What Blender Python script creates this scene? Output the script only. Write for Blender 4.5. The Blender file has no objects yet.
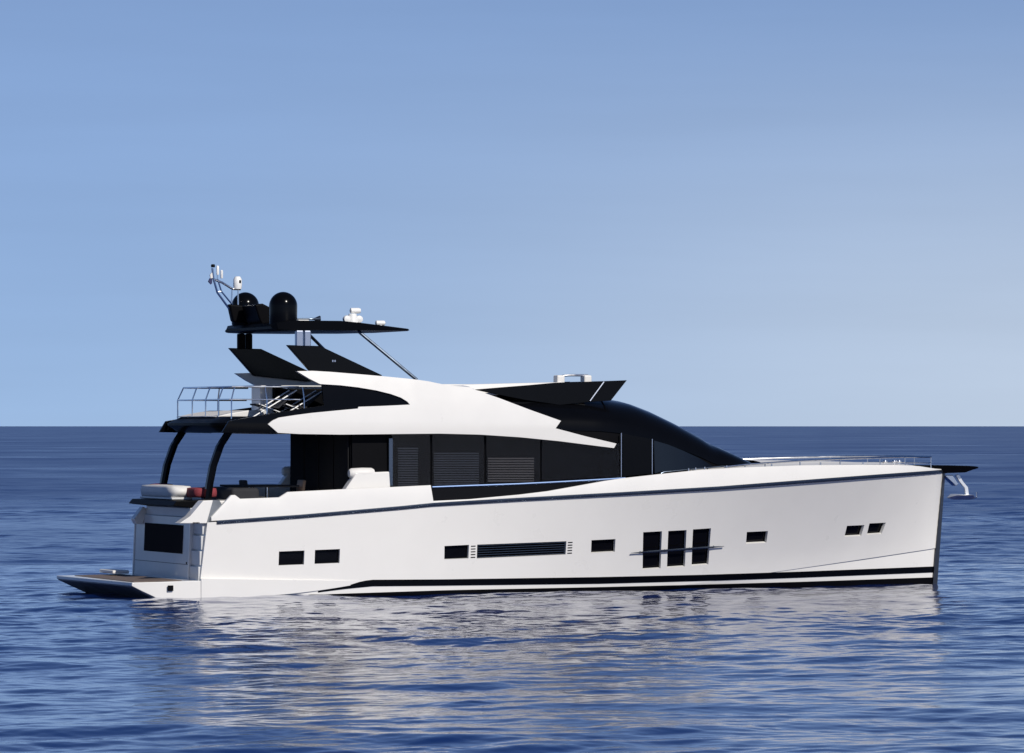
import bpy, bmesh, math, random
import numpy as np
from mathutils import Vector, Matrix
R = math.radians
random.seed(7); rng = np.random.default_rng(11)
C = bpy.context.scene.collection
S = bpy.context.scene

# ------------------------------------------------------------------ camera, sky, sun, exposure
F = 4500.0; CAMH = 4.3; HZ = 426.0           # focal length in pixels, eye height in metres, horizon row
cam = bpy.data.objects.new('camera', bpy.data.cameras.new('camera')); C.objects.link(cam)
cam.location = (0, 0, CAMH); cam.rotation_euler = (R(90), 0, 0)
cam.data.sensor_width = 36; cam.data.lens = F / 1024 * 36
cam.data.shift_y = (HZ - 376.5) / 1024
cam.data.clip_start = 1; cam.data.clip_end = 90000
S.camera = cam
SUN_EL, SUN_AZ = 36.0, 33.0                  # azimuth: degrees to the right of straight behind the camera
sd = Vector((math.sin(R(SUN_AZ)) * math.cos(R(SUN_EL)), -math.cos(R(SUN_AZ)) * math.cos(R(SUN_EL)), math.sin(R(SUN_EL))))
w = bpy.data.worlds.new('World'); S.world = w; w.use_nodes = True
nt = w.node_tree; bg = nt.nodes['Background']
sky = nt.nodes.new('ShaderNodeTexSky'); sky.sky_type = 'NISHITA'; sky.sun_disc = False
sky.sun_elevation = R(SUN_EL); sky.sun_rotation = math.atan2(sd.x, sd.y)
sky.altitude = 2000; sky.air_density = 0.7; sky.dust_density = 0.3; sky.ozone_density = 3.0
def wn(t, **kw):
    q = nt.nodes.new(t)
    for k, v in kw.items(): setattr(q, k, v)
    return q
geo = wn('ShaderNodeTexCoord'); sep = wn('ShaderNodeSeparateXYZ'); nt.links.new(geo.outputs['Generated'], sep.inputs[0])
mz = wn('ShaderNodeMath', operation='MULTIPLY_ADD'); nt.links.new(sep.outputs[2], mz.inputs[0]); mz.inputs[1].default_value = 0.46; mz.inputs[2].default_value = 0.060
cb = wn('ShaderNodeCombineXYZ'); nt.links.new(sep.outputs[0], cb.inputs[0]); nt.links.new(sep.outputs[1], cb.inputs[1]); mx_ = wn('ShaderNodeMath', operation='MAXIMUM'); nt.links.new(mz.outputs[0], mx_.inputs[0]); nt.links.new(sep.outputs[2], mx_.inputs[1]); nt.links.new(mx_.outputs[0], cb.inputs[2])
nt.links.new(cb.outputs[0], sky.inputs[0])
# thin haze low over the sea, thicker to the right
hx = wn('ShaderNodeMapRange', interpolation_type='SMOOTHSTEP'); nt.links.new(sep.outputs[0], hx.inputs[0])
for k, v in zip((1, 2, 3, 4), (-0.12, 0.15, 0.0, 1.0)): hx.inputs[k].default_value = v
hz = wn('ShaderNodeMapRange', interpolation_type='SMOOTHSTEP'); nt.links.new(sep.outputs[2], hz.inputs[0])
for k, v in zip((1, 2, 3, 4), (0.0, 0.11, 0.75, 0.0)): hz.inputs[k].default_value = v
hm = wn('ShaderNodeMath', operation='MULTIPLY'); nt.links.new(hx.outputs[0], hm.inputs[0]); nt.links.new(hz.outputs[0], hm.inputs[1])
tn = wn('ShaderNodeMix', data_type='RGBA', blend_type='MULTIPLY'); tn.inputs[0].default_value = 1; tn.inputs[7].default_value = (1.0, 0.93, 0.99, 1)
tu = wn('ShaderNodeMapRange', interpolation_type='SMOOTHSTEP'); nt.links.new(sep.outputs[2], tu.inputs[0])
for k, v in zip((1, 2, 3, 4), (0.10, 0.45, 0.0, 1.0)): tu.inputs[k].default_value = v
tz = wn('ShaderNodeMix', data_type='RGBA'); nt.links.new(tu.outputs[0], tz.inputs[0]); tz.inputs[6].default_value = (1.0, 0.93, 0.99, 1); tz.inputs[7].default_value = (0.70, 0.84, 1.02, 1)
nt.links.new(tz.outputs[2], tn.inputs[7]); nt.links.new(sky.outputs[0], tn.inputs[6])
hc_ = wn('ShaderNodeMix', data_type='RGBA'); nt.links.new(hm.outputs[0], hc_.inputs[0]); nt.links.new(tn.outputs[2], hc_.inputs[6]); hc_.inputs[7].default_value = (7.3, 8.35, 9.8, 1)
wm = wn('ShaderNodeMapping'); wm.inputs['Scale'].default_value = (5, 5, 55); wm.inputs['Rotation'].default_value = (0.0, 0.03, 0)
nt.links.new(geo.outputs['Generated'], wm.inputs[0])
wt = wn('ShaderNodeTexNoise'); wt.inputs['Scale'].default_value = 1.0; wt.inputs['Detail'].default_value = 5; nt.links.new(wm.outputs[0], wt.inputs['Vector'])
wr_ = wn('ShaderNodeMapRange'); nt.links.new(wt.outputs[0], wr_.inputs[0])                       # faint uneven veil
for k, v in zip((1, 2, 3, 4), (0.3, 0.7, 0.965, 1.045)): wr_.inputs[k].default_value = v
wx = wn('ShaderNodeMix', data_type='RGBA', blend_type='MULTIPLY'); wx.inputs[0].default_value = 1
nt.links.new(hc_.outputs[2], wx.inputs[6]); nt.links.new(wr_.outputs[0], wx.inputs[7])
nt.links.new(wx.outputs[2], bg.inputs[0]); bg.inputs[1].default_value = 0.079
sl = bpy.data.lights.new('sun', 'SUN'); so = bpy.data.objects.new('sun', sl); C.objects.link(so)
sl.energy = 4.0; sl.angle = R(0.53); sl.color = (1.0, 0.95, 0.87)
so.rotation_euler = sd.to_track_quat('Z', 'Y').to_euler(); so.location = (0, 0, 60)
vs = S.view_settings; vs.view_transform = 'Standard'; vs.look = 'None'; vs.exposure = 0.0; vs.gamma = 1.0; vs.use_curve_mapping = False

# ------------------------------------------------------------------ where the yacht lies; reading side outlines at a given beam
TH = R(22.0); D1 = 112.0
e1 = np.array([math.cos(TH), math.sin(TH)]); e2 = np.array([-math.sin(TH), math.cos(TH)])
O = np.array([(203 - 512) * D1 / F, D1]) + 2.88 * e2       # transom centre on the waterline
def P(px, py, y):
    """point of the yacht (own axes: x forward, y to port, z up) seen at px, py and lying y metres off the centreline"""
    d = np.array([(px - 512) / F, 1.0]); t = (y + O @ e2) / (d @ e2)
    return Vector((float((t * d - O) @ e1), y, CAMH + t * (HZ - py) / F))
def proj(x, y, z=0):
    q = O + x * e1 + y * e2
    return 512 + F * q[0] / q[1], HZ + F * (CAMH - z) / q[1]
def ZZ(py, x, y):
    q = O + x * e1 + y * e2
    return CAMH + q[1] * (HZ - py) / F
def itp(pts, v): return float(np.interp(v, [p[0] for p in pts], [p[1] for p in pts]))

# ------------------------------------------------------------------ materials
def mat(name, col, rough=0.4, metal=0.0, spec=0.5, coat=0.0, noise=0.0, nscale=3.0, bump=0.0, bscale=40.0, rvar=0.0):
    m = bpy.data.materials.new(name); m.use_nodes = True; n = m.node_tree; b = n.nodes['Principled BSDF']
    b.inputs['Base Color'].default_value = (*col, 1); b.inputs['Roughness'].default_value = rough
    b.inputs['Metallic'].default_value = metal; b.inputs['Specular IOR Level'].default_value = spec
    b.inputs['Coat Weight'].default_value = coat; b.inputs['Coat Roughness'].default_value = 0.04
    tc = n.nodes.new('ShaderNodeTexCoord')
    if noise or rvar:
        t = n.nodes.new('ShaderNodeTexNoise'); t.inputs['Scale'].default_value = nscale; t.inputs['Detail'].default_value = 6
        n.links.new(tc.outputs['Object'], t.inputs['Vector'])
        if noise:
            r = n.nodes.new('ShaderNodeMapRange'); r.inputs[1].default_value = 0.3; r.inputs[2].default_value = 0.7
            r.inputs[3].default_value = 1 - noise; r.inputs[4].default_value = 1 + noise * 0.4
            x = n.nodes.new('ShaderNodeMix'); x.data_type = 'RGBA'; x.blend_type = 'MULTIPLY'; x.inputs[0].default_value = 1
            x.inputs[6].default_value = (*col, 1)
            n.links.new(t.outputs[0], r.inputs[0]); n.links.new(r.outputs[0], x.inputs[7]); n.links.new(x.outputs[2], b.inputs['Base Color'])
        if rvar:
            r2 = n.nodes.new('ShaderNodeMapRange'); r2.inputs[1].default_value = 0.3; r2.inputs[2].default_value = 0.7
            r2.inputs[3].default_value = max(0.02, rough - rvar); r2.inputs[4].default_value = rough + rvar
            n.links.new(t.outputs[0], r2.inputs[0]); n.links.new(r2.outputs[0], b.inputs['Roughness'])
    if bump:
        t2 = n.nodes.new('ShaderNodeTexNoise'); t2.inputs['Scale'].default_value = bscale; t2.inputs['Detail'].default_value = 4
        n.links.new(tc.outputs['Object'], t2.inputs['Vector'])
        bp = n.nodes.new('ShaderNodeBump'); bp.inputs['Strength'].default_value = bump; bp.inputs['Distance'].default_value = 0.02
        n.links.new(t2.outputs[0], bp.inputs['Height']); n.links.new(bp.outputs[0], b.inputs['Normal'])
    return m
WHITE = mat('white_gelcoat', (0.76, 0.742, 0.71), 0.32, coat=0.35, noise=0.018, nscale=1.3, rvar=0.06, bump=0.03, bscale=1.6)
WHITE2 = mat('white_moulding', (0.76, 0.742, 0.71), 0.4, noise=0.03, nscale=2.0)
SILVER = mat('silver_grey_paint', (0.60, 0.60, 0.60), 0.35, coat=0.2, noise=0.04, nscale=2.5)
BLACK = mat('gloss_black_paint', (0.0022, 0.0024, 0.0034), 0.16, spec=0.13, noise=0.1)
MATBLK = mat('satin_black', (0.0025, 0.0025, 0.0035), 0.45, spec=0.06, noise=0.15)
SMOKED = mat('smoked_panel', (0.026, 0.026, 0.028), 0.5, spec=0.0)
UNDER = mat('grey_underside', (0.19, 0.21, 0.24), 0.5, spec=0.2, noise=0.3)
STAIN = mat('cast_stainless', (0.86, 0.86, 0.85), 0.38, metal=0.75)
SATIN = mat('satin_black_slab', (0.0025, 0.003, 0.0045), 0.35, spec=0.1)
SATIN.node_tree.nodes['Principled BSDF'].inputs['IOR'].default_value = 1.2
RAILB = mat('blue_steel_rail', (0.085, 0.125, 0.22), 0.4, metal=1.0)
DGLASS = mat('dark_hull_glass', (0.003, 0.003, 0.004), 0.06, spec=0.15)
CHROME = mat('polished_steel', (0.72, 0.73, 0.75), 0.18, metal=1.0, rvar=0.05)
RAILM = mat('steel_rub_strip', (0.10, 0.125, 0.165), 0.25, metal=0.9, rvar=0.06)
STEELB = mat('brushed_blue_steel', (0.42, 0.46, 0.54), 0.32, metal=1.0)
TEAK = mat('teak', (0.17, 0.125, 0.10), 0.65, noise=0.3, nscale=9)
RED = mat('red_fabric', (0.22, 0.03, 0.04), 0.85, noise=0.2, nscale=8, bump=0.4, bscale=30)
CUSH = mat('white_vinyl', (0.72, 0.7, 0.67), 0.55, noise=0.05, bump=0.3, bscale=4)
FABRIC = mat('dark_fabric', (0.02, 0.021, 0.026), 0.85, noise=0.2, bump=0.3)
TAN = mat('tan_leather', (0.36, 0.24, 0.16), 0.6, noise=0.15)
BLINDD = mat('blue_grey_blind_slat', (0.055, 0.06, 0.075), 0.6, noise=0.1)
STEM = mat('dark_stem_strip', (0.028, 0.032, 0.042), 0.35, spec=0.3)
BLINDM = mat('blind_slat', (0.17, 0.145, 0.13), 0.6, noise=0.1)
PLAST = mat('white_plastic', (0.8, 0.8, 0.79), 0.35)
NAVY = mat('navy_flag_cloth', (0.02, 0.025, 0.09), 0.8, noise=0.2)
def tint(name, tr):
    m = bpy.data.materials.new(name); m.use_nodes = True; n = m.node_tree; n.nodes.clear()
    o = n.nodes.new('ShaderNodeOutputMaterial'); mx = n.nodes.new('ShaderNodeMixShader'); fr = n.nodes.new('ShaderNodeFresnel'); fr.inputs[0].default_value = 1.3
    t = n.nodes.new('ShaderNodeBsdfTransparent'); t.inputs[0].default_value = tr; g = n.nodes.new('ShaderNodeBsdfGlossy'); g.inputs['Roughness'].default_value = 0.03
    n.links.new(fr.outputs[0], mx.inputs[0]); n.links.new(t.outputs[0], mx.inputs[1]); n.links.new(g.outputs[0], mx.inputs[2]); n.links.new(mx.outputs[0], o.inputs[0])
    return m
LENS = mat('forward_glass', (0.004, 0.005, 0.007), 0.05, spec=0.5)
TINT = tint('tinted_glass', (0.66, 0.68, 0.72, 1))

# ------------------------------------------------------------------ mesh helpers
def link(name, verts, faces, m, parent=None, smooth=35, bevel=0.0, seg=2):
    me = bpy.data.meshes.new(name); me.from_pydata([tuple(v) for v in verts], [], faces); me.validate()
    bm = bmesh.new(); bm.from_mesh(me); bmesh.ops.recalc_face_normals(bm, faces=bm.faces[:]); bm.to_mesh(me); bm.free()
    me.materials.append(m)
    if smooth:
        me.shade_smooth(); me.set_sharp_from_angle(angle=R(smooth))
    o = bpy.data.objects.new(name, me); C.objects.link(o)
    if parent is not None: o.parent = parent
    if bevel:
        b = o.modifiers.new('bevel', 'BEVEL'); b.width = bevel; b.segments = seg; b.limit_method = 'ANGLE'; b.angle_limit = R(40); b.harden_normals = True
    return o
class MB:
    def __init__(s): s.v = []; s.f = []
    def add(s, v, f):
        k = len(s.v); s.v += [Vector(q) for q in v]; s.f += [[i + k for i in q] for q in f]; return s
    def prism(s, a, b):                       # two matching rings
        n = len(a); return s.add(list(a) + list(b), [list(range(n))[::-1], list(range(n, 2 * n))] + [[i, (i + 1) % n, n + (i + 1) % n, n + i] for i in range(n)])
    def box(s, c, d, rot=None):
        h = Vector(d) / 2; v = [Vector((x * h.x, y * h.y, z * h.z)) for x in (-1, 1) for y in (-1, 1) for z in (-1, 1)]
        if rot is not None: v = [rot @ q for q in v]
        return s.add([q + Vector(c) for q in v], [[0, 1, 3, 2], [4, 6, 7, 5], [0, 4, 5, 1], [2, 3, 7, 6], [0, 2, 6, 4], [1, 5, 7, 3]])
    def loft(s, rings, caps=True, closed=True):
        n = len(rings[0]); v = [q for r in rings for q in r]; f = []
        for i in range(len(rings) - 1):
            for j in range(n if closed else n - 1):
                k = (j + 1) % n; f.append([i * n + j, i * n + k, (i + 1) * n + k, (i + 1) * n + j])
        if caps and closed: f += [list(range(n))[::-1], list(range((len(rings) - 1) * n, len(rings) * n))]
        return s.add(v, f)
    def tube(s, pts, r, n=8, r2=None):
        pts = [Vector(p) for p in pts]; rings = []
        for i, p in enumerate(pts):
            t = (pts[min(i + 1, len(pts) - 1)] - pts[max(i - 1, 0)]).normalized()
            u = t.orthogonal().normalized() if i == 0 else (u - t * u.dot(t)).normalized()
            q = t.cross(u); rr = r if r2 is None else r + (r2 - r) * i / (len(pts) - 1)
            rings.append([p + (u * math.cos(a) + q * math.sin(a)) * rr for a in [2 * math.pi * k / n for k in range(n)]])
        return s.loft(rings)
    def lathe(s, c, prof, n=32, axis='Z'):    # prof: radius, height
        rings = []
        for r, h in prof:
            ring = []
            for k in range(n):
                a = 2 * math.pi * k / n; q = Vector((r * math.cos(a), r * math.sin(a), h))
                if axis == 'X': q = Vector((h, r * math.cos(a), r * math.sin(a)))
                if axis == 'Y': q = Vector((r * math.cos(a), h, r * math.sin(a)))
                ring.append(Vector(c) + q)
            rings.append(ring)
        return s.loft(rings)
    def mirror(s):
        k = len(s.v); s.v += [Vector((q.x, -q.y, q.z)) for q in s.v[:k]]; s.f += [[i + k for i in q][::-1] for q in s.f[:]]; return s
    def flip(s): s.v = [Vector((q.x, -q.y, q.z)) for q in s.v]; return s
    def build(s, name, m, parent=None, **kw): return link(name, s.v, s.f, m, parent, **kw)
def arc(a, b, c, n=10):                       # quadratic bezier
    a, b, c = Vector(a), Vector(b), Vector(c); return [a * (1 - t) ** 2 + b * 2 * t * (1 - t) + c * t * t for t in [i / n for i in range(n + 1)]]
def rbox(c, d, r=0.04, rot=None): return MB().box(c, d, rot), r
def panel(poly, y, th):                       # side outline read at y, with thickness th towards the centreline
    a = [P(px, py, y) for px, py in poly]; sgn = 1 if y < 0 else -1
    return MB().prism(a, [q + Vector((0, sgn * th, 0)) for q in a])

def empty(name, label, cat, group=None):
    o = bpy.data.objects.new(name, None); C.objects.link(o); o.empty_display_size = 0.3
    o['label'] = label; o['category'] = cat
    if group: o['group'] = group
    return o
def tothing(name, at, label, cat, group=None):          # a thing standing on the yacht: Empty at its own base, turned like the yacht
    o = empty(name, label, cat, group); q = O + at[0] * e1 + at[1] * e2
    o.location = (q[0], q[1], at[2]); o.rotation_euler = (0, 0, TH); return o
def offs(mb, at): mb.v = [q - Vector(at) for q in mb.v]; return mb

# ------------------------------------------------------------------ sea
WAVE, RIP, FAR = 0.0120, 0.004, 1.0
def make_sea():
    # fan of rings round the camera: fine where ripples are seen one by one, coarser towards the horizon and to the sides
    r = [20.0]
    while r[-1] < 210: r.append(r[-1] + (0.6 if r[-1] < 48 else 0.085 if r[-1] < 140 else 0.13))
    while r[-1] < 60000: r.append(r[-1] * 1.0 + max(0.13, 0.13 + (r[-1] - 210) * 0.005))
    r = np.array(r)
    a = np.concatenate([np.linspace(-180, -15, 60, endpoint=False), np.linspace(-15, 15, 800), np.linspace(15, 180, 60)[1:]])
    a = np.radians(a)
    rr, aa = np.meshgrid(r, a, indexing='ij'); X = rr * np.sin(aa); Y = rr * np.cos(aa)
    dr = np.gradient(r); sp = np.maximum(dr, r * np.radians(30 / 800))[:, None] * np.ones_like(X)
    side = np.clip((np.abs(aa) - np.radians(15)) / np.radians(3), 0, 1); sp = sp + side * 30
    Z = np.zeros_like(X); lost = np.zeros_like(X)
    N = 130
    for i in range(N):
        lam = 0.26 * (16.0 / 0.26) ** (i / (N - 1)); k = 2 * math.pi / lam
        ang = math.radians(90 + 180 * (i % 2)) + rng.normal(0, 0.6) + 0.3      # crests lie roughly across the view
        slope = WAVE * (1.0 if lam < 1.2 else (1.2 / lam) ** 0.35) * rng.uniform(0.6, 1.4)
        att = np.clip((lam / sp - 2.0) / 1.4, 0, 1)
        ph = k * (X * math.cos(ang) + Y * math.sin(ang)) + rng.uniform(0, 6.28) + 0.6 * np.sin(0.13 * X + i) + 0.6 * np.sin(0.09 * Y + 2 * i)
        Z += att * slope / k * np.sin(ph); lost += (1 - att ** 2) * slope ** 2 / 2
    # ripples finer than the mesh become surface roughness
    alpha = np.sqrt(RIP ** 2 + 2 * lost * FAR)
    # patches of calm and breeze
    gust = 0.8 + 0.28 * np.sin(0.045 * X + 0.06 * Y + 1.2 + 1.3 * np.sin(0.021 * Y)) * np.sin(0.07 * Y - 0.03 * X + 0.4)
    Z *= gust
    nr, na = X.shape
    V = np.stack([X, Y, Z], -1).reshape(-1, 3)
    i, j = np.meshgrid(np.arange(nr - 1), np.arange(na - 1), indexing='ij'); q = (i * na + j)
    Fc = np.stack([q, q + na, q + na + 1, q + 1], -1).reshape(-1, 4)
    V = np.concatenate([V, [[0, 0, 0]]]); c = len(V) - 1
    jj = np.arange(na - 1); tri = np.stack([np.full(na - 1, c), jj, jj + 1], -1)
    me = bpy.data.meshes.new('sea')
    me.vertices.add(len(V)); me.vertices.foreach_set('co', V.ravel())
    nl = Fc.size + tri.size; me.loops.add(nl); me.loops.foreach_set('vertex_index', np.concatenate([Fc.ravel(), tri.ravel()]).astype(np.int32))
    me.polygons.add(len(Fc) + len(tri))
    ls = np.concatenate([np.arange(len(Fc)) * 4, Fc.size + np.arange(len(tri)) * 3]).astype(np.int32)
    me.polygons.foreach_set('loop_start', ls); me.update(calc_edges=True); me.validate()
    me.shade_smooth()
    o = bpy.data.objects.new('sea', me); C.objects.link(o); o['kind'] = 'structure'
    m = bpy.data.materials.new('sea_water'); m.use_nodes = True; n = m.node_tree; b = n.nodes['Principled BSDF']
    b.inputs['Base Color'].default_value = (0.002, 0.017, 0.11, 1); b.inputs['Roughness'].default_value = 0.06; b.inputs['IOR'].default_value = 1.36; b.inputs['Coat Weight'].default_value = 0.45; b.inputs['Coat IOR'].default_value = 1.4
    at = me.attributes.new('ripple', 'FLOAT', 'POINT'); at.data.foreach_set('value', np.concatenate([np.sqrt(alpha).ravel(), [0.3]]).astype(np.float32))
    an = n.nodes.new('ShaderNodeAttribute'); an.attribute_name = 'ripple'
    tg = n.nodes.new('ShaderNodeTexCoord'); mp = n.nodes.new('ShaderNodeMapping'); mp.inputs['Scale'].default_value = (0.018, 0.022, 1); mp.inputs['Rotation'].default_value = (0, 0, 0.25)
    tw = n.nodes.new('ShaderNodeTexNoise'); tw.inputs['Scale'].default_value = 1.0; tw.inputs['Detail'].default_value = 7; tw.inputs['Roughness'].default_value = 0.65
    n.links.new(tg.outputs['Object'], mp.inputs[0]); n.links.new(mp.outputs[0], tw.inputs['Vector'])
    mr = n.nodes.new('ShaderNodeMapRange'); n.links.new(tw.outputs[0], mr.inputs[0])                 # wind patches: ruffled and smooth water
    for q, v in zip((1, 2, 3, 4), (0.3, 0.7, 0.72, 1.28)): mr.inputs[q].default_value = v
    ml = n.nodes.new('ShaderNodeMath'); ml.operation = 'MULTIPLY'; n.links.new(an.outputs['Fac'], ml.inputs[0]); n.links.new(mr.outputs[0], ml.inputs[1])
    n.links.new(ml.outputs[0], b.inputs['Roughness']); n.links.new(ml.outputs[0], b.inputs['Coat Roughness'])
    tc = n.nodes.new('ShaderNodeTexCoord'); t = n.nodes.new('ShaderNodeTexNoise'); t.inputs['Scale'].default_value = 4.0; t.inputs['Detail'].default_value = 3
    n.links.new(tc.outputs['Object'], t.inputs['Vector'])
    bp = n.nodes.new('ShaderNodeBump'); bp.inputs['Strength'].default_value = 1; bp.inputs['Distance'].default_value = 0.006
    n.links.new(t.outputs[0], bp.inputs['Height']); n.links.new(bp.outputs[0], b.inputs['Normal']); n.links.new(bp.outputs[0], b.inputs['Coat Normal'])
    me.materials.append(m)
    return o
make_sea()

# ------------------------------------------------------------------ yacht
yacht = empty('motor_yacht', 'long white motor yacht with black roof and hardtop, lying broadside on the blue sea', 'yacht')
yacht.location = (O[0], O[1], 0); yacht.rotation_euler = (0, 0, TH)

# --- hull form
LS = P(943, 472, 0).x; LW = P(935, 582, 0).x
RAIL = [(205, 522.5), (250, 519.5), (300, 516), (400, 507.5), (432, 504.3), (520, 499), (625, 493.2), (720, 487.6), (800, 481.5), (880, 475.5), (944, 471)]
def bs(s):
    s = min(1.0, max(0.0, s)); u = max(0.0, (s - 0.36) / 0.64); return 0.06 + 2.90 * (1 - u ** 3.0) ** 0.72 - 0.06 * max(0, 0.25 - s) / 0.25
def bw(s):
    s = min(1.0, max(0.0, s)); u = max(0.0, (s - 0.22) / 0.78); return 0.05 + 2.78 * (1 - u ** 1.35) - 0.04 * max(0, 0.25 - s) / 0.25
def zs(s): x = s * LS; return ZZ(itp(RAIL, proj(x, -bs(s))[0]), x, -bs(s))
def zc(s): return max(0.02, 0.42 + (s - 0.75) * 2.24)        # spray knuckle
def xof(s, z): return s * (LW + (LS - LW) * z / 3.05) + (1 - s) ** 30 * (-.10 + .11 * max(0, z))
def hb(s, z):
    a, b = bw(s), bs(s)
    if z <= 0: return a * (1 + 0.35 * z)
    c = zc(s); t = zs(s)
    if z < c: return a + 0.10 * (b - a) * z / max(c, .05)
    v = (z - c) / (t - c); g = 0.0 if s < 0.68 else 0.006 + 0.032 * min(1, (s - 0.68) / 0.2)
    return a + (b - a) * (0.10 + 0.90 * v ** 1.15) + g * (1 - v)
def HP(px, py, out=0.0):                      # point of the starboard topsides seen at px, py
    y = 2.7
    for _ in range(12):
        q = P(px, py, -y); s = min(1, q.x / (LW + (LS - LW) * q.z / 3.05)); y = hb(s, q.z)
    p = P(px, py, -y)
    ds = 0.01; n = Vector((-(hb(min(1, s + ds), q.z) - hb(s - ds, q.z)) / (2 * ds * LS) * -1, -1, 0))
    a = Vector((xof(s + .004, q.z) - xof(s - .004, q.z), -(hb(s + .004, q.z) - hb(s - .004, q.z)), 0))
    b = Vector((0, -(hb(s, q.z + .03) - hb(s, q.z - .03)), .06)); n = a.cross(b).normalized()
    if n.y > 0: n = -n
    return p + n * out, n
ST = [i / 90 for i in range(91)]
rings = []
for s in ST:
    c, t = zc(s), zs(s); zl = [-0.7, -0.3, 0.0, c * 0.5, c - 0.0005, c + 0.0025] + [c + (t - c) * k / 10 for k in range(1, 11)]
    side = [(xof(s, max(z, -.7)) + (0.75 - 0.34 * min(1, max(0, z) / 2.0) if s == 0 else 0) * 0, hb(s, z), z) for z in zl]
    rings.append([Vector((x, -y, z)) for x, y, z in side] + [Vector((x, y, z)) for x, y, z in side[::-1]])
hullmb = MB().loft(rings)
hull = hullmb.build('hull', WHITE, yacht, smooth=28)

# --- window recesses cut into the topsides
WIN = [[(279, 551.5), (304.5, 550.5), (304, 564.5), (278.5, 565.5)], [(315, 550), (340, 549), (339.5, 563), (314.5, 564)],
       [(444.5, 546), (469, 544.8), (468.5, 558.4), (444.3, 559.4)], [(591.5, 540.2), (615.5, 539), (614.8, 552), (591, 553.2)],
       [(643.2, 532.2), (662, 531.2), (660.6, 568.4), (642.6, 569.6)], [(668.3, 531), (686.6, 530), (685, 566.6), (667, 567.8)], [(693, 529.4), (711, 528.2), (708.4, 564.6), (691.6, 565.8)],
       [(746.8, 532), (768, 531), (766.4, 542.8), (746, 543.8)], [(847, 525.8), (864.5, 525), (861, 536), (844.4, 536.8)], [(869.5, 523.4), (886, 522.6), (881.6, 533.8), (866.8, 534.8)]]
GR = [(477.2, 544.6), (566.4, 541.2), (565.6, 554.6), (476.8, 558.6)]
CUT = [HP(*p)[0] for p in GR]
cmb = MB()
for q in WIN + [GR]:
    n = HP(sum(p[0] for p in q) / 4, sum(p[1] for p in q) / 4)[1]
    a = [HP(*p)[0] for p in q]; cmb.prism([v + n * 0.1 for v in a], [v - n * 0.12 for v in a])
cut = cmb.build('cutter', WHITE, None, smooth=0)
bo = hull.modifiers.new('cut', 'BOOLEAN'); cut.parent = yacht; bo.object = cut; bo.operation = 'DIFFERENCE'; bo.solver = 'EXACT'
bpy.context.view_layer.update()
dg = bpy.context.evaluated_depsgraph_get(); nm = bpy.data.meshes.new_from_object(hull.evaluated_get(dg)); hull.modifiers.clear(); hull.data = nm
nm.shade_smooth(); nm.set_sharp_from_angle(angle=R(28))
bpy.data.objects.remove(cut)
for q in WIN:
    n = HP(sum(p[0] for p in q) / 4, sum(p[1] for p in q) / 4)[1]; a = [HP(*p)[0] for p in q]
    wd = MB().prism([v - n * 0.10 for v in a], [v - n * 0.118 for v in a]).build('hull_window', DGLASS, hull, smooth=0)
    cc = sum(a, Vector()) / 4; o1 = [v + (v - cc) * 0.0 for v in a]
    i1 = [v + (cc - v).normalized() * 0.03 for v in a]; fm = MB()
    for k in range(4):
        kk = (k + 1) % 4; fm.prism([o1[k] - n * .088, o1[kk] - n * .088, i1[kk] - n * .088, i1[k] - n * .088], [o1[k] - n * .099, o1[kk] - n * .099, i1[kk] - n * .099, i1[k] - n * .099])
    fm.build('window_frame', MATBLK, wd, smooth=0)
# --- engine-room louvre
n = HP(520, 550)[1]; a = [HP(*p)[0] for p in GR]
gr = MB().prism([v - n * 0.09 for v in a], [v - n * 0.118 for v in a]).build('vent_grille', MATBLK, hull, smooth=0)
sm = MB()
for k in range(6):
    t = (k + .5) / 6; A = a[0].lerp(a[3], t) - n * .02; B = a[1].lerp(a[2], t) - n * .02; h = Vector((0, 0, .005))
    sm.prism([A - h, B - h, B + h, A + h], [A - h * 2 - n * .035, B - h * 2 - n * .035, B + h * 0 - n * .035, A + h * 0 - n * .035])
sm.build('louvre', RAILM, gr, smooth=0)
for k in range(5):
    t = (k + .5) / 5
    for (i0, i1, s0, s1) in ((0, 3, -6.2, -1.6), (1, 2, 1.6, 6.2)):
        px = GR[i0][0] + (GR[i1][0] - GR[i0][0]) * t; py = GR[i0][1] + (GR[i1][1] - GR[i0][1]) * t
        u = HP(px + s0, py - s0 * .04, .004)[0]; v2 = HP(px + s1, py - s1 * .04, .004)[0]; h = Vector((0, 0, .013))
        MB().prism([u - h, v2 - h, v2 + h, u + h], [q - n * .01 for q in (u - h, v2 - h, v2 + h, u + h)]).build('vent_fin', MATBLK, gr, smooth=0)
# --- steel bar across the three tall windows
pts = [HP(630 + 93 * t, 552.4 - 7 * t, 0.055)[0] for t in [i / 14 for i in range(15)]]
MB().loft([[p + Vector((0, 0, -.028 * f)), p + Vector((0, -.02, 0)), p + Vector((0, 0, .028 * f)), p + Vector((0, .03, 0))] for p, f in zip(pts, [.2, .5, .8] + [1] * 9 + [.8, .5, .2])]).build('window_bar', RAILM, hull)
for px in (640, 664.5, 689.3, 713.4):
    py = 552.4 - 7 * (px - 630) / 93
    MB().tube([HP(px, py, .06)[0], HP(px, py, -.01)[0]], .018).build('bar_bracket', RAILM, hull)

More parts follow.
